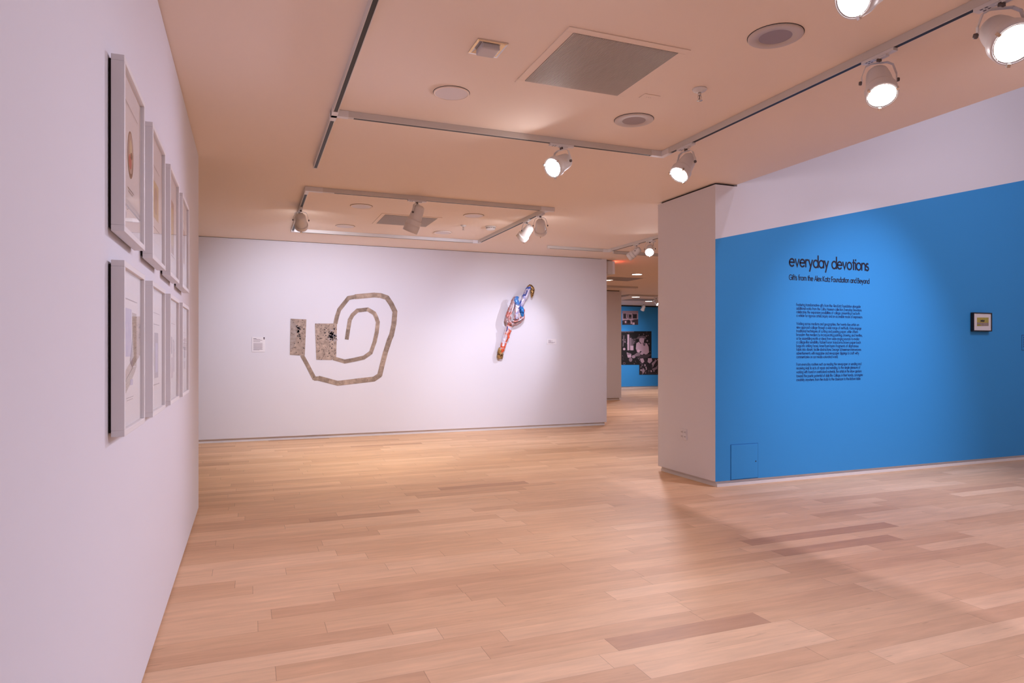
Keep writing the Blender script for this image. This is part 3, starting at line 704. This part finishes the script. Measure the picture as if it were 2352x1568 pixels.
sc_tube('inner_band', [(530,470,.19,34),(530,560,.19,36),(528,650,.19,34),(530,735,.19,26)], M_SB)
sc_tube('blue_crest', [(565,350,.18,18),(525,360,.19,34),(520,410,.20,46),(540,460,.20,42),(548,505,.19,22)], M_SBL2, wob=.25)
sc_tube('white_flash', [(505,495,.22,12),(540,525,.22,18),(565,500,.22,10)], mat('white_gloss', (.9,.88,.9), .3))
sc_tube('upper_arm', [(610,620,.14,26),(612,520,.16,40),(640,420,.18,44),(690,310,.19,52),(735,215,.18,46),(780,160,.17,34)], M_SB)
sc_tube('blue_knot', [(612,520,.19,22),(620,560,.20,40),(625,620,.20,38),(632,670,.19,28),(628,700,.18,10)], M_SBL, wob=.3)
sc_tube('red_tip', [(652,570,.17,9),(672,570,.17,14),(672,610,.17,8)], M_CORD)
sc_tube('gold_tip', [(730,175,.17,20),(780,150,.17,34),(815,200,.18,38),(812,260,.18,36),(810,310,.17,24),(806,350,.16,8)], M_SG, wob=.3)
sc_tube('silver_fold', [(500,520,.215,9),(492,640,.21,11),(486,740,.21,8)], M_SR)
sc_tube('silver_fold', [(560,560,.205,8),(566,650,.21,10),(572,740,.21,8)], M_SW)
sc_tube('silver_fold', [(445,560,.20,9),(425,660,.205,12),(428,740,.20,8)], M_SW)
sc_tube('silver_fold', [(480,800,.235,7),(560,775,.235,8),(630,735,.22,6)], M_SS)
sc_tube('dark_crease', [(405,828,.18,8),(440,842,.18,10),(480,846,.17,7)], M_SS)
sc_tube('orange_mark', [(395,900,.165,8),(425,960,.165,9),(385,1000,.16,9),(400,1050,.155,20),(385,1075,.15,16)], M_CORD)
sc_tube('orange_mark', [(362,1160,.13,14),(350,1200,.13,12),(330,1270,.12,7)], M_CORD)
sc_tube('blue_mark', [(660,330,.235,10),(690,270,.235,12),(705,230,.23,7)], M_INKB2)
sc_tube('blue_mark', [(370,860,.175,7),(372,900,.17,9),(360,950,.16,6)], M_INKB2)

# ---------------------------------------------------------------- ceiling tracks
TW, TH = .038, .046
TZ = H-TH
def track_run(mb, sl, x0, y0, x1, y1, gaps=(.04,.04)):
    if abs(x1-x0) > abs(y1-y0):
        mb.box((x0, y0-TW/2, TZ), (x1, y0+TW/2, H), M_TRACK)
        sl.box((x0+gaps[0], y0-.0115, TZ-.0008), (x1-gaps[1], y0+.0115, TZ+.002), M_BLACK)
    else:
        mb.box((x0-TW/2, y0, TZ), (x0+TW/2, y1, H), M_TRACK)
        sl.box((x0-.0125, y0+gaps[0], TZ-.0008), (x0+.0125, y1-gaps[1], TZ+.002), M_BLACK)
def connector(mb, x, y, dirs, a=.10):
    for dx, dy in dirs:
        if dx: mb.box((min(x-TW/2-.002, x+dx*a) if dx < 0 else x-TW/2-.002, y-TW/2-.002, TZ-.003), (x+TW/2+.002 if dx < 0 else x+dx*a, y+TW/2+.002, H-.001), M_WHITE)
        if dy: mb.box((x-TW/2-.0025, min(y-TW/2-.0025, y+dy*a) if dy < 0 else y-TW/2-.0025, TZ-.0035), (x+TW/2+.0025, y+TW/2+.0025 if dy < 0 else y+dy*a, H-.0012), M_WHITE)
def track(label, runs, conns, loc):
    root = thing('lighting_track', label, 'track light rail', loc, 'ceiling lighting tracks')
    for r_ in runs:
        a_, s_ = MB(), MB(); track_run(a_, s_, *r_)
        o = under(a_.build('rail', bevel=.002), root)
        k = s_.build('slot'); k.parent = o
    for c_ in conns:
        m_ = MB(); connector(m_, *c_); under(m_.build('connector', bevel=.002), root)
X1, X2, X3 = .565, 3.345, 5.70
track('white U-shaped ceiling track in the foreground with a black slot and T connector',
      [(X1, -1.5, X1, 6.45, (.02,.03)), (X1+.02, 4.96, X2, 4.96, (.12,.12)), (X2, 2.1, X2, 4.96, (.05,.14)), (X1+.02, 2.1, X2, 2.1, (.12,.12))],
      [(X1, 4.96, ((1,0),(0,1),(0,-1)), .10), (X2, 4.96, ((-1,0),(0,-1)), .12)], (X1, 4.96, H))
track('white rectangular ceiling track loop in front of the far white wall',
      [(X1, 7.38, X1, 9.98, (.10,.10)), (X1, 7.38, X2, 7.38, (.28,.10)), (X1, 9.98, X2, 9.98, (.10,.10)), (X2, 7.38, X2, 9.98, (.12,.12))],
      [(X1, 7.38, ((1,0),(0,1)), .16), (X2, 7.38, ((1,0),(-1,0),(0,1)), .09), (X1, 9.98, ((1,0),(0,-1)), .10), (X2, 9.98, ((-1,0),(0,-1)), .10)], (X1, 7.38, H))
track('white L-shaped ceiling track near the opening beside the far white wall',
      [(4.56, 10.05, X3, 10.05, (.04,.12)), (X3, 7.4, X3, 10.05, (.1,.14))],
      [(X3, 10.05, ((-1,0),(0,-1)), .11)], (X3, 10.05, H))
track('white ceiling track crossing beyond the opening behind the thick wall', [(5.86, 10.17, 9.2, 10.17, (.02,.1))], [], (5.86, 10.17, H))
pt = at_z(1392, 657, H-.02); pt2 = at_z(1461, 660.5, H-.02)
track('short white ceiling track above the far grey partition', [(pt.x-.6, pt.y, pt2.x, pt.y, (.05,.05))], [], (pt2.x, pt.y, H))
qa = at_z(1445, 677, H-.02)
track('distant white ceiling track in front of the far blue wall', [(qa.x, qa.y, qa.x+4, qa.y, (.05,.05)), (qa.x, qa.y-.0, qa.x, qa.y-2.6, (.05,.05)) if False else (qa.x, qa.y, qa.x, qa.y+2.4, (.05,.05))], [], (qa.x, qa.y, H))

# ---------------------------------------------------------------- track heads
PROTO = {}
def head_meshes():
    a = MB(); a.box((-.018,-.105,-.016),(.018,.105,0),M_WHITE); a.box((-.012,-.055,-.026),(.012,.02,-.016),M_WHITE)
    PROTO['adaptor'] = a
    b = MB()
    for s in (-1,1):
        for yy_ in (.075, .055): b.box((s*.010-.004,yy_-.006,-.0168),(s*.010+.004,yy_+.006,-.0158),M_STEEL)
    PROTO['contact'] = b
    st = MB(); st.lathe([(.010,-.045),(.014,-.040),(.014,-.022),(.009,-.020)], M_STEEL, 18); PROTO['swivel'] = st
    y = MB()
    P = [(-.089,0,-.155),(-.089,0,-.115),(-.070,0,-.060),(-.040,0,-.044),(.040,0,-.044),(.070,0,-.060),(.089,0,-.115),(.089,0,-.155)]
    for i in range(len(P)-1):
        p, q_ = Vector(P[i]), Vector(P[i+1]); d = (q_-p).normalized(); n = Vector((d.z,0,-d.x))*.0022
        p2 = p-d*.001; q2_ = q_+d*.001
        vs = [p2-n+Vector((0,-.010,0)), q2_-n+Vector((0,-.010,0)), q2_+n+Vector((0,-.010,0)), p2+n+Vector((0,-.010,0))]
        vs += [v_+Vector((0,.020,0)) for v_ in vs]
        y.add(vs, [(0,1,2,3),(7,6,5,4),(0,4,5,1),(1,5,6,2),(2,6,7,3),(3,7,4,0)], M_WHITE)
    PROTO['yoke'] = y
    k = MB()
    k.lathe([(.011,0),(.012,.004),(.010,.014),(.006,.015)], M_STEEL, 14, Matrix.Translation((.0895,0,-.150)) @ Matrix.Rotation(R(90),4,'Y'))
    PROTO['knob'] = k
    bd = MB()
    bd.lathe([(.001,.100),(.030,.099),(.048,.090),(.058,.074),(.064,.040),(.069,-.01),(.073,-.050),(.075,-.072),(.083,-.074),(.084,-.078),(.084,-.128),(.0815,-.132),(.076,-.132),(.074,-.118),(.074,-.100),(.001,-.100)], M_WHITE, 44, cap=False)
    for sx_ in (-.018,.018): bd.lathe([(.0045,.0895),(.0045,.0985)], M_STEEL, 12, Matrix.Translation((sx_,.034,0)))
    PROTO['body'] = bd
    sn = MB(); sn.lathe([(.083,-.128),(.086,-.130),(.086,-.215),(.083,-.215),(.080,-.150),(.078,-.130)], M_WHITE, 44, cap=False); PROTO['snoot'] = sn
    ln = MB(); ln.lathe([(.073,-.106),(.073,-.112),(.04,-.116),(.001,-.118)], M_LENS, 36, cap=False); PROTO['lens'] = ln
    rg = MB(); rg.lathe([(.0715,-.124),(.0745,-.122),(.0745,-.130),(.0715,-.131),(.0715,-.124)], M_CHROME, 36, cap=False); PROTO['retaining_ring'] = rg
    cl = MB()
    cl.box((.074,-.006,-.142),(.089,.006,-.124),M_CHROME)
    PROTO['clip'] = cl
head_meshes()
MESH = {}
for k_, mb in PROTO.items():
    o = mb.build(k_); MESH[k_] = o.data; bpy.data.objects.remove(o, do_unlink=True)
def part(k_, parent, loc=(0,0,0), rot=(0,0,0)):
    o = bpy.data.objects.new(k_, MESH[k_]); COL.objects.link(o); o.parent = parent; o.location = loc; o.rotation_euler = rot
    return o
PIV = -.152
def track_head(x, y, target, label, along='x', power=60, angle=50, snoot=False, scale=1.0, color=COOL, soft=.05, on=True, grp=None):
    root = thing('track_spotlight', label, 'spotlight', (x, y, TZ-.0012), 'track spotlights')
    root.scale = (scale,)*3
    d = Vector(target) - Vector((x, y, TZ+PIV*scale)); d.normalize()
    tilt = math.acos(max(-1, min(1, -d.z))); pan = math.atan2(-d.x, d.y)
    ar = (0,0,R(90)) if along == 'x' else (0,0,0)
    a_ = part('adaptor', root, rot=ar); part('contact', a_)
    part('swivel', root, rot=(0,0,pan))
    yk = part('yoke', root, rot=(0,0,pan)); part('knob', yk); part('knob', yk, rot=(0,0,math.pi))
    b_ = part('body', root, (0,0,PIV), (tilt,0,pan))
    if snoot: part('snoot', b_)
    part('lens', b_); part('retaining_ring', b_)
    if not snoot:
        for i in range(3): part('clip', b_, rot=(0,0,R(30+120*i)))
    if on:
        L_ = lamp('lamp_light', 'SPOT', (0,0,-.150 if not snoot else -.225), None, power, color, soft, angle, .9, grp)
        L_.parent = b_
    return root

# foreground heads
track_head(2.375, 4.96, (-.42, 3.6, 1.3), 'lit white spotlight on the foreground cross rail, left of the rail corner', 'x', 75, 90, grp='A')
track_head(X2, 4.62, (.9, 4.0, 0.0), 'lit white spotlight just right of the rail corner, tilted steeply down', 'y', 60, 90, grp='B')
track_head(X2, 2.80, (2.3, 1.5, 0.6), 'lit white spotlight midway along the right foreground rail', 'y', 60, 100, grp='C')
track_head(X2, 2.13, (2.1, .2, 1.0), 'largest lit white spotlight, cut by the top right corner of view', 'y', 60, 90, scale=1.16, grp='D')
track_head(2.46, 2.1, (-.42, 1.8, 1.3), 'lit white spotlight cut off by the top edge of view', 'x', 60, 80, grp='D')
# back group
track_head(X1, 8.30, (.9, BY, 1.3), 'white spotlight on the left rail of the rear loop, seen from behind', 'y', 100, 100, scale=.93, grp='F')
track_head(1.745, 7.38, (.75, 8.25, 0), 'white hooded spotlight hanging in front of the square rear vent', 'x', 40, 75, snoot=True, scale=1.0, grp='G')
track_head(X2, 8.02, (2.1, BY, .5), 'white spotlight on the right rear rail tilted down, left one of the pair', 'y', 100, 115, scale=.93, grp='H')
track_head(X2, 7.585, (5.0, BY, .7), 'white spotlight on the right rear rail seen from behind, right one of the pair', 'y', 100, 84, scale=.93, grp='I')
# at the opening
track_head(X3, 9.16, (4.2, BY, 1.35), 'plain white tilted cylinder spotlight at the opening, left of a bright one', 'y', 90, 52, snoot=True, scale=.74, soft=.02, grp='J')
track_head(X3, 8.78, (3.3, 5.6, 0.2), 'brightly lit white spotlight at the opening next to the thick wall', 'y', 85, 90, soft=.10, scale=.85, grp='K')
# far heads
fs = at_z(1478, 698, TZ)
track_head(fs.x, fs.y, (fs.x-.1, FY, 1.2), 'tiny white spotlight silhouetted against the far blue wall', 'x', 60, 60, scale=.85, grp='f2')
fs2 = at_z(1507, 683, TZ)
track_head(fs2.x, fs2.y, (fs2.x+1.0, fs2.y-2.5, 0.2), 'tiny distant lit spotlight beside the edge of the thick wall', 'x', 60, 70, scale=.85, grp='f2')

# ---------------------------------------------------------------- vents
def vent(x0, y0, x1, y1, label, border=.05, slats=78):
    root = thing('ceiling_vent', label, 'vent', (x0, y0, H), 'square ceiling vents')
    m = MB(); b_ = border
    for r_ in ((x0-b_,y0-b_,x1+b_,y0),(x0-b_,y1,x1+b_,y1+b_),(x0-b_,y0,x0,y1),(x1,y0,x1+b_,y1)):
        m.box((r_[0],r_[1],H-.006),(r_[2],r_[3],H-.0002),M_CEIL)
    under(m.build('frame', bevel=.002), root)
    under(MB().box((x0,y0,H-.0012),(x1,y1,H-.0002),M_DUCT).build('backing'), root)
    m = MB(); n = slats; p_ = (x1-x0)/n
    for i in range(n):
        xc = x0+(i+.5)*p_
        m.box((xc-p_*.30,y0,H-.010),(xc+p_*.24,y1,H-.0035),M_GRILLE)
    for i in range(1,7):
        yc = y0+(y1-y0)*i/7
        m.box((x0,yc-.0015,H-.004),(x1,yc+.0015,H-.0015),M_GRILLE)
    under(m.build('grille'), root)
vent(1.640, 3.272, 2.318, 3.966, 'large square ribbed ceiling vent in the foreground')
a = at_z(864.8,511.6,H); b = at_z(1005.5,501.5,H)
c1 = at_z(886,490.4,H); c2 = at_z(975.9,520,H)
vent((a.x+c1.x)/2, (c1.y+b.y)/2, (b.x+c2.x)/2, (a.y+c2.y)/2, 'square ribbed ceiling vent inside the rear track loop, behind the hooded spotlight', slats=80)
a = at_z(1422,640,H)
vent(a.x-.45, a.y-.35, a.x+.45, a.y+.35, 'distant ceiling vent beyond the opening, in front of the grey partition', slats=60)
a = at_z(1476,687.5,H)
vent(a.x-.5, a.y-.35, a.x+.6, a.y+.5, 'farthest ceiling vent, close above the far blue wall', slats=40)

# ---------------------------------------------------------------- recessed round lights
def downlight(u, v, rad, label, lit=False, inner=.6, ring=M_CEIL, centre=M_FROST, grp='dn'):
    p = at_z(u, v, H)
    root = thing('recessed_downlight', label, 'ceiling light', (p.x, p.y, H), 'round recessed ceiling lights')
    MB().lathe([(rad+.003,-.0002),(rad+.003,-.0022)], M_DARKGAP, 48, smooth=False).build('shadow_gap', root)
    MB().lathe([(rad,-.0022),(rad,-.007),(rad*.96,-.010),(rad*inner,-.0085),(rad*inner,-.0025)], ring, 48, cap=False).build('trim_ring', root)
    MB().lathe([(rad*inner,-.0024),(rad*inner,-.0075)], M_DOWNLIT if lit else centre, 40, smooth=False).build('lens', root)
    l_ = lamp('lamp_light', 'SPOT', (0,0,-.02), None, 30, DWARM, .09, 125, 1.0, grp); l_.parent = root
    return root
M_DISC = mat('downlight_glass', (.36,.29,.29), .5); M_DISC2 = mat('downlight_pale', (.78,.71,.70), .5); M_RING = mat('downlight_ring', (.64,.56,.52), .5)
downlight(1781, 82, .145, 'largest round recessed light, upper right near the rail', ring=M_RING, centre=M_DISC)
downlight(1456, 275, .145, 'round recessed light above the corner of the foreground rail', ring=M_RING, centre=M_DISC)
downlight(1037, 213, .120, 'pale round recessed light left of the large foreground vent', inner=.92, centre=M_DISC2)
downlight(830, 473, .13, 'round recessed light inside the rear loop, near its upper left corner', inner=.9, centre=M_DISC2, grp='db')
downlight(793, 519, .13, 'round recessed light left of the rear vent', inner=.9, centre=M_DISC2, grp='db')
downlight(1088, 494.5, .13, 'round recessed light right of the rear vent', inner=.9, centre=M_DISC2, grp='db')
downlight(1017, 533.5, .13, 'round recessed light below and right of the rear vent, near the rear rail', inner=.9, centre=M_DISC2, grp='db')
downlight(1463, 629.5, .13, 'lit round light seen through the opening, highest of the glowing ones', True, .85, grp='df')
downlight(1397.5, 642.5, .13, 'lit round light half hidden by the end of the far white wall', True, .85, grp='df')
downlight(1460, 681.5, .14, 'distant lit round light above the far blue wall, left one', True, .85, grp='df')
downlight(1490, 691.5, .14, 'distant lit round light above the far blue wall, right one', True, .85, grp='df')

# square recessed lamp with chrome bezel
P4 = [at_z(u_, v_, H) for u_, v_ in ((1097,87),(1168,98),(1142,131),(1076,118))]
x0 = (P4[0].x+P4[3].x)/2; x1 = (P4[1].x+P4[2].x)/2; y0 = (P4[0].y+P4[1].y)/2; y1 = (P4[2].y+P4[3].y)/2
root = thing('square_downlight', 'small square chrome-rimmed ceiling light with frosted pane', 'ceiling light', (x0, y0, H))
def frustum_ring(mb, o0, i0, z0_, z1_, m_):
    (ax,ay,bx,by), (cx_,cy_,dx,dy) = o0, i0
    vs = [(ax,ay,z0_),(bx,ay,z0_),(bx,by,z0_),(ax,by,z0_),(cx_,cy_,z1_),(dx,cy_,z1_),(dx,dy,z1_),(cx_,dy,z1_)]
    mb.add(vs, [(0,1,5,4),(1,2,6,5),(2,3,7,6),(3,0,4,7)], m_)
w_ = x1-x0; i_ = w_*.20
m = MB()
frustum_ring(m, (x0,y0,x1,y1), (x0,y0,x1,y1), H-.0005, H-.008, M_CHROME)
frustum_ring(m, (x0,y0,x1,y1), (x0+i_*.35,y0+i_*.35,x1-i_*.35,y1-i_*.35), H-.008, H-.010, M_CHROME)
frustum_ring(m, (x0+i_*.35,y0+i_*.35,x1-i_*.35,y1-i_*.35), (x0+i_,y0+i_,x1-i_,y1-i_), H-.010, H-.0008, M_CHROME)
under(m.build('bezel'), root)
m = MB(); m.box((x0+i_,y0+i_,H-.034),(x1-i_,y1-i_,H-.0004),M_FROST)
under(m.build('diffuser', bevel=.008), root)

# sprinklers, blank plate, smoke detector
def sprinkler(u, v, label, s=1.0):
    p = at_z(u, v, H)
    root = thing('fire_sprinkler', label, 'sprinkler', (p.x, p.y, H), 'pendant fire sprinklers'); root.scale = (s,s,s)
    MB().lathe([(.040,-.0004),(.041,-.006),(.036,-.012),(.026,-.014),(.022,-.020),(.014,-.022)], M_WHITE, 30).build('escutcheon', root)
    MB().lathe([(.009,-.022),(.009,-.036),(.006,-.038)], M_CHROME, 16).build('nozzle', root)
    m_ = MB(); m_.tube([(-.008,0,-.036),(-.013,0,-.050),(-.004,0,-.066)], .002, M_CHROME, 8); m_.tube([(.008,0,-.036),(.013,0,-.050),(.004,0,-.066)], .002, M_CHROME, 8)
    m_.lathe([(.0025,-.036),(.0025,-.064)], M_RED if False else M_STEEL, 8); m_.build('frame_arms', root)
    MB().lathe([(.015,-.066),(.016,-.068),(.004,-.070)], M_CHROME, 20).build('deflector', root)
sprinkler(1607, 204, 'white pendant sprinkler between the foreground vent and the right rail', 1.15)
sprinkler(1064, 517, 'small pendant sprinkler inside the rear loop beside the smoke detector')
sprinkler(1500.5, 553.5, 'tiny pendant sprinkler beside the edge of the thick wall')
p = at_z(1492, 222, H)
root = thing('blank_plate', 'flush ceiling-painted cover plate beside the sprinkler in the foreground', 'cover plate', (p.x, p.y, H))
MB().box((-.062,-.04,-.004),(.062,.04,-.0003),M_CEIL).build('plate', root, bevel=.002)
m = MB()
for a_ in (-.016, 0, .016): m.lathe([(.003,-.0035),(.003,-.0046)], M_GRILLE, 10, Matrix.Translation((a_-.005,.005,0)))
m.build('screw', root)
p = at_z(1127, 520, H)
root = thing('smoke_detector', 'small white smoke detector beside the rear right rail', 'detector', (p.x, p.y, H))
MB().lathe([(.075,-.0003),(.078,-.010),(.070,-.014)], M_WHITE, 36).build('mounting_base', root)
m = MB(); m.lathe([(.066,-.014),(.066,-.018),(.066,-.032),(.055,-.046),(.02,-.050)], M_WHITE, 36)
m.build('housing', root)
m = MB()
for i in range(14):
    m.box((.064,-.009,-.030),(.0668,.009,-.022),M_STEEL,Matrix.Rotation(R(360/14*i),4,'Z'))
m.build('sensor_slot', root)

# ---------------------------------------------------------------- exit sign beyond the back wall end
sx = BX1; sy = BY+.10
root = thing('exit_sign', 'grey exit sign housing with red glow on the end of the far white wall', 'sign', (sx, sy, H))
MB().box((0,0,-.262),(.185,.36,-.012),M_TRACK).build('housing', root, bevel=.004)
m = MB(); ring_yz = ((0,-.262,.36,-.240),(0,-.034,.36,-.012),(0,-.240,.022,-.034),(.338,-.240,.36,-.034))
for y0_, z0_, y1_, z1_ in ring_yz: m.box((.185,y0_,z0_),(.235,y1_,z1_),M_WHITE)
m.build('face_frame', root, bevel=.002)
MB().box((.185,.022,-.240),(.200,.338,-.034),M_WHITE).build('face_plate', root)
m = MB()
letters(m, 'EXIT', (.2005,.06,-.195), (0,1,0), .12, .018, M_RED, width=.24, normal=(1,0,0), th=.001)
m.build('red_lettering', root)
lr = lamp('sign_glow', 'POINT', (.30,.16,-.07), None, 1.2, (1,.12,.06), .03); lr.parent = root

# ---------------------------------------------------------------- photo murals on the far blue wall
g_ = lambda v_: mat('mural_grey_%d' % v_, srgb(v_, int(v_*.84), int(v_*.90)), .85)
GV = {v_: g_(v_) for v_ in (24, 44, 70, 100, 130, 160, 190, 215)}
f8 = lambda px, py, y: at_y(1400+px/7.125, 680+py/7.127, y)
def mural(label, rect, base_v, shapes, seed, frags, vals, depth=0):
    random.seed(seed)
    yb = FY-.004-depth; p_ = f8(rect[0], rect[3], yb)
    root = thing('photo_mural', label, 'photograph', (p_.x, FY, p_.z), 'photographs on the far blue wall')
    m_ = MB(); crop_poly(m_, [(rect[0],rect[1]),(rect[2],rect[1]),(rect[2],rect[3]),(rect[0],rect[3])], f8, yb+.003, GV[base_v], .004)
    k_ = 0
    for _ in range(frags):
        cx_, cy_ = random.uniform(rect[0]+6, rect[2]-6), random.uniform(rect[1]+6, rect[3]-6); r_ = random.uniform(4, 13)
        pts = []
        for j in range(6):
            a_ = j*math.pi/3; rr = r_*random.uniform(.4,1.5)
            pts.append((min(rect[2]-1,max(rect[0]+1,cx_+rr*math.cos(a_))), min(rect[3]-1,max(rect[1]+1,cy_+rr*1.3*math.sin(a_)))))
        crop_poly(m_, pts, f8, yb-.0015-k_*.00003, GV[random.choice(vals)], .0001); k_ += 1
    for pts, v_ in shapes:
        crop_poly(m_, pts, f8, yb-.006-k_*.00005, GV[v_], .0003); k_ += 1
    under(m_.build('print_panel'), root)
def el(cx_, cy_, rx, ry): return [(cx_+rx*math.cos(2*math.pi*i/16), cy_+ry*math.sin(2*math.pi*i/16)) for i in range(16)]
def rc(a_, b_, c_, d_): return [(a_,b_),(c_,b_),(c_,d_),(a_,d_)]
mural('black-and-white photo of pictures hung in a room, topmost on the far blue wall', (208,240,468,468), 190,
  [(rc(208,240,468,280),160), (rc(225,283,272,368),70), (rc(238,300,262,355),44), (rc(290,300,302,362),100), (rc(312,298,362,368),100), (rc(320,304,356,345),44), (rc(378,290,450,366),70), (rc(390,305,437,358),44),
   ([(208,400),(250,388),(300,392),(330,420),(360,400),(400,380),(468,376),(468,468),(208,468)],70), (rc(250,405,275,440),215), (rc(345,410,370,455),190), (rc(375,430,410,466),215), ([(290,390),(320,385),(330,430),(300,450)],44), ([(225,430),(245,420),(250,460),(220,462)],44)], 3, 24, (44,100,190))
mural('large black-and-white photo of a person in a hat working among tools', (192,573,686,1123), 24,
  [(rc(195,573,400,590),100), (rc(292,625,322,885),190), (rc(330,680,360,880),130), (rc(362,700,392,870),100), (rc(340,810,392,885),190),
   ([(430,700),(470,660),(540,645),(590,660),(600,700),(560,710),(500,700)],100), (el(525,720,42,42),160), ([(490,690),(570,690),(560,760),(520,775),(495,745)],190),
   ([(440,770),(480,745),(510,780),(560,765),(610,770),(640,830),(645,920),(600,960),(560,940),(520,900),(480,905),(430,860)],190), ([(545,770),(590,770),(580,815),(555,810)],100),
   ([(430,860),(460,890),(500,920),(490,940),(450,915)],160), (el(475,895,25,22),215), (el(530,935,28,24),190), ([(400,960),(450,925),(520,945),(480,990),(430,985)],130), ([(450,980),(640,945),(686,960),(620,1010),(480,1010)],70),
   ([(280,920),(355,940),(355,1000),(300,1008)],190), (el(317,945,38,14),130), (el(393,990,30,26),160), (el(345,1040,28,34),130), (el(240,1100,22,20),100), (el(240,1100,13,12),24), (el(240,865,20,20),190), ([(228,640),(245,640),(230,820),(212,830)],100)], 5, 70, (44,70,100,130))
mural('lower black-and-white photo of tangled foliage overlapping the large photo', (486,1012,800,1282), 44,
  [([(500,1020),(550,1015),(570,1070),(540,1100),(510,1070)],190), ([(630,1015),(690,1015),(700,1060),(660,1100),(625,1080)],190), ([(690,1100),(760,1040),(775,1050),(720,1130),(700,1140)],160), ([(530,1200),(560,1180),(580,1220),(560,1260),(535,1250)],160), ([(690,1190),(760,1160),(785,1130),(780,1190),(720,1220)],130)], 9, 60, (24,70,130,190), .01)
print('objects', len(bpy.data.objects))
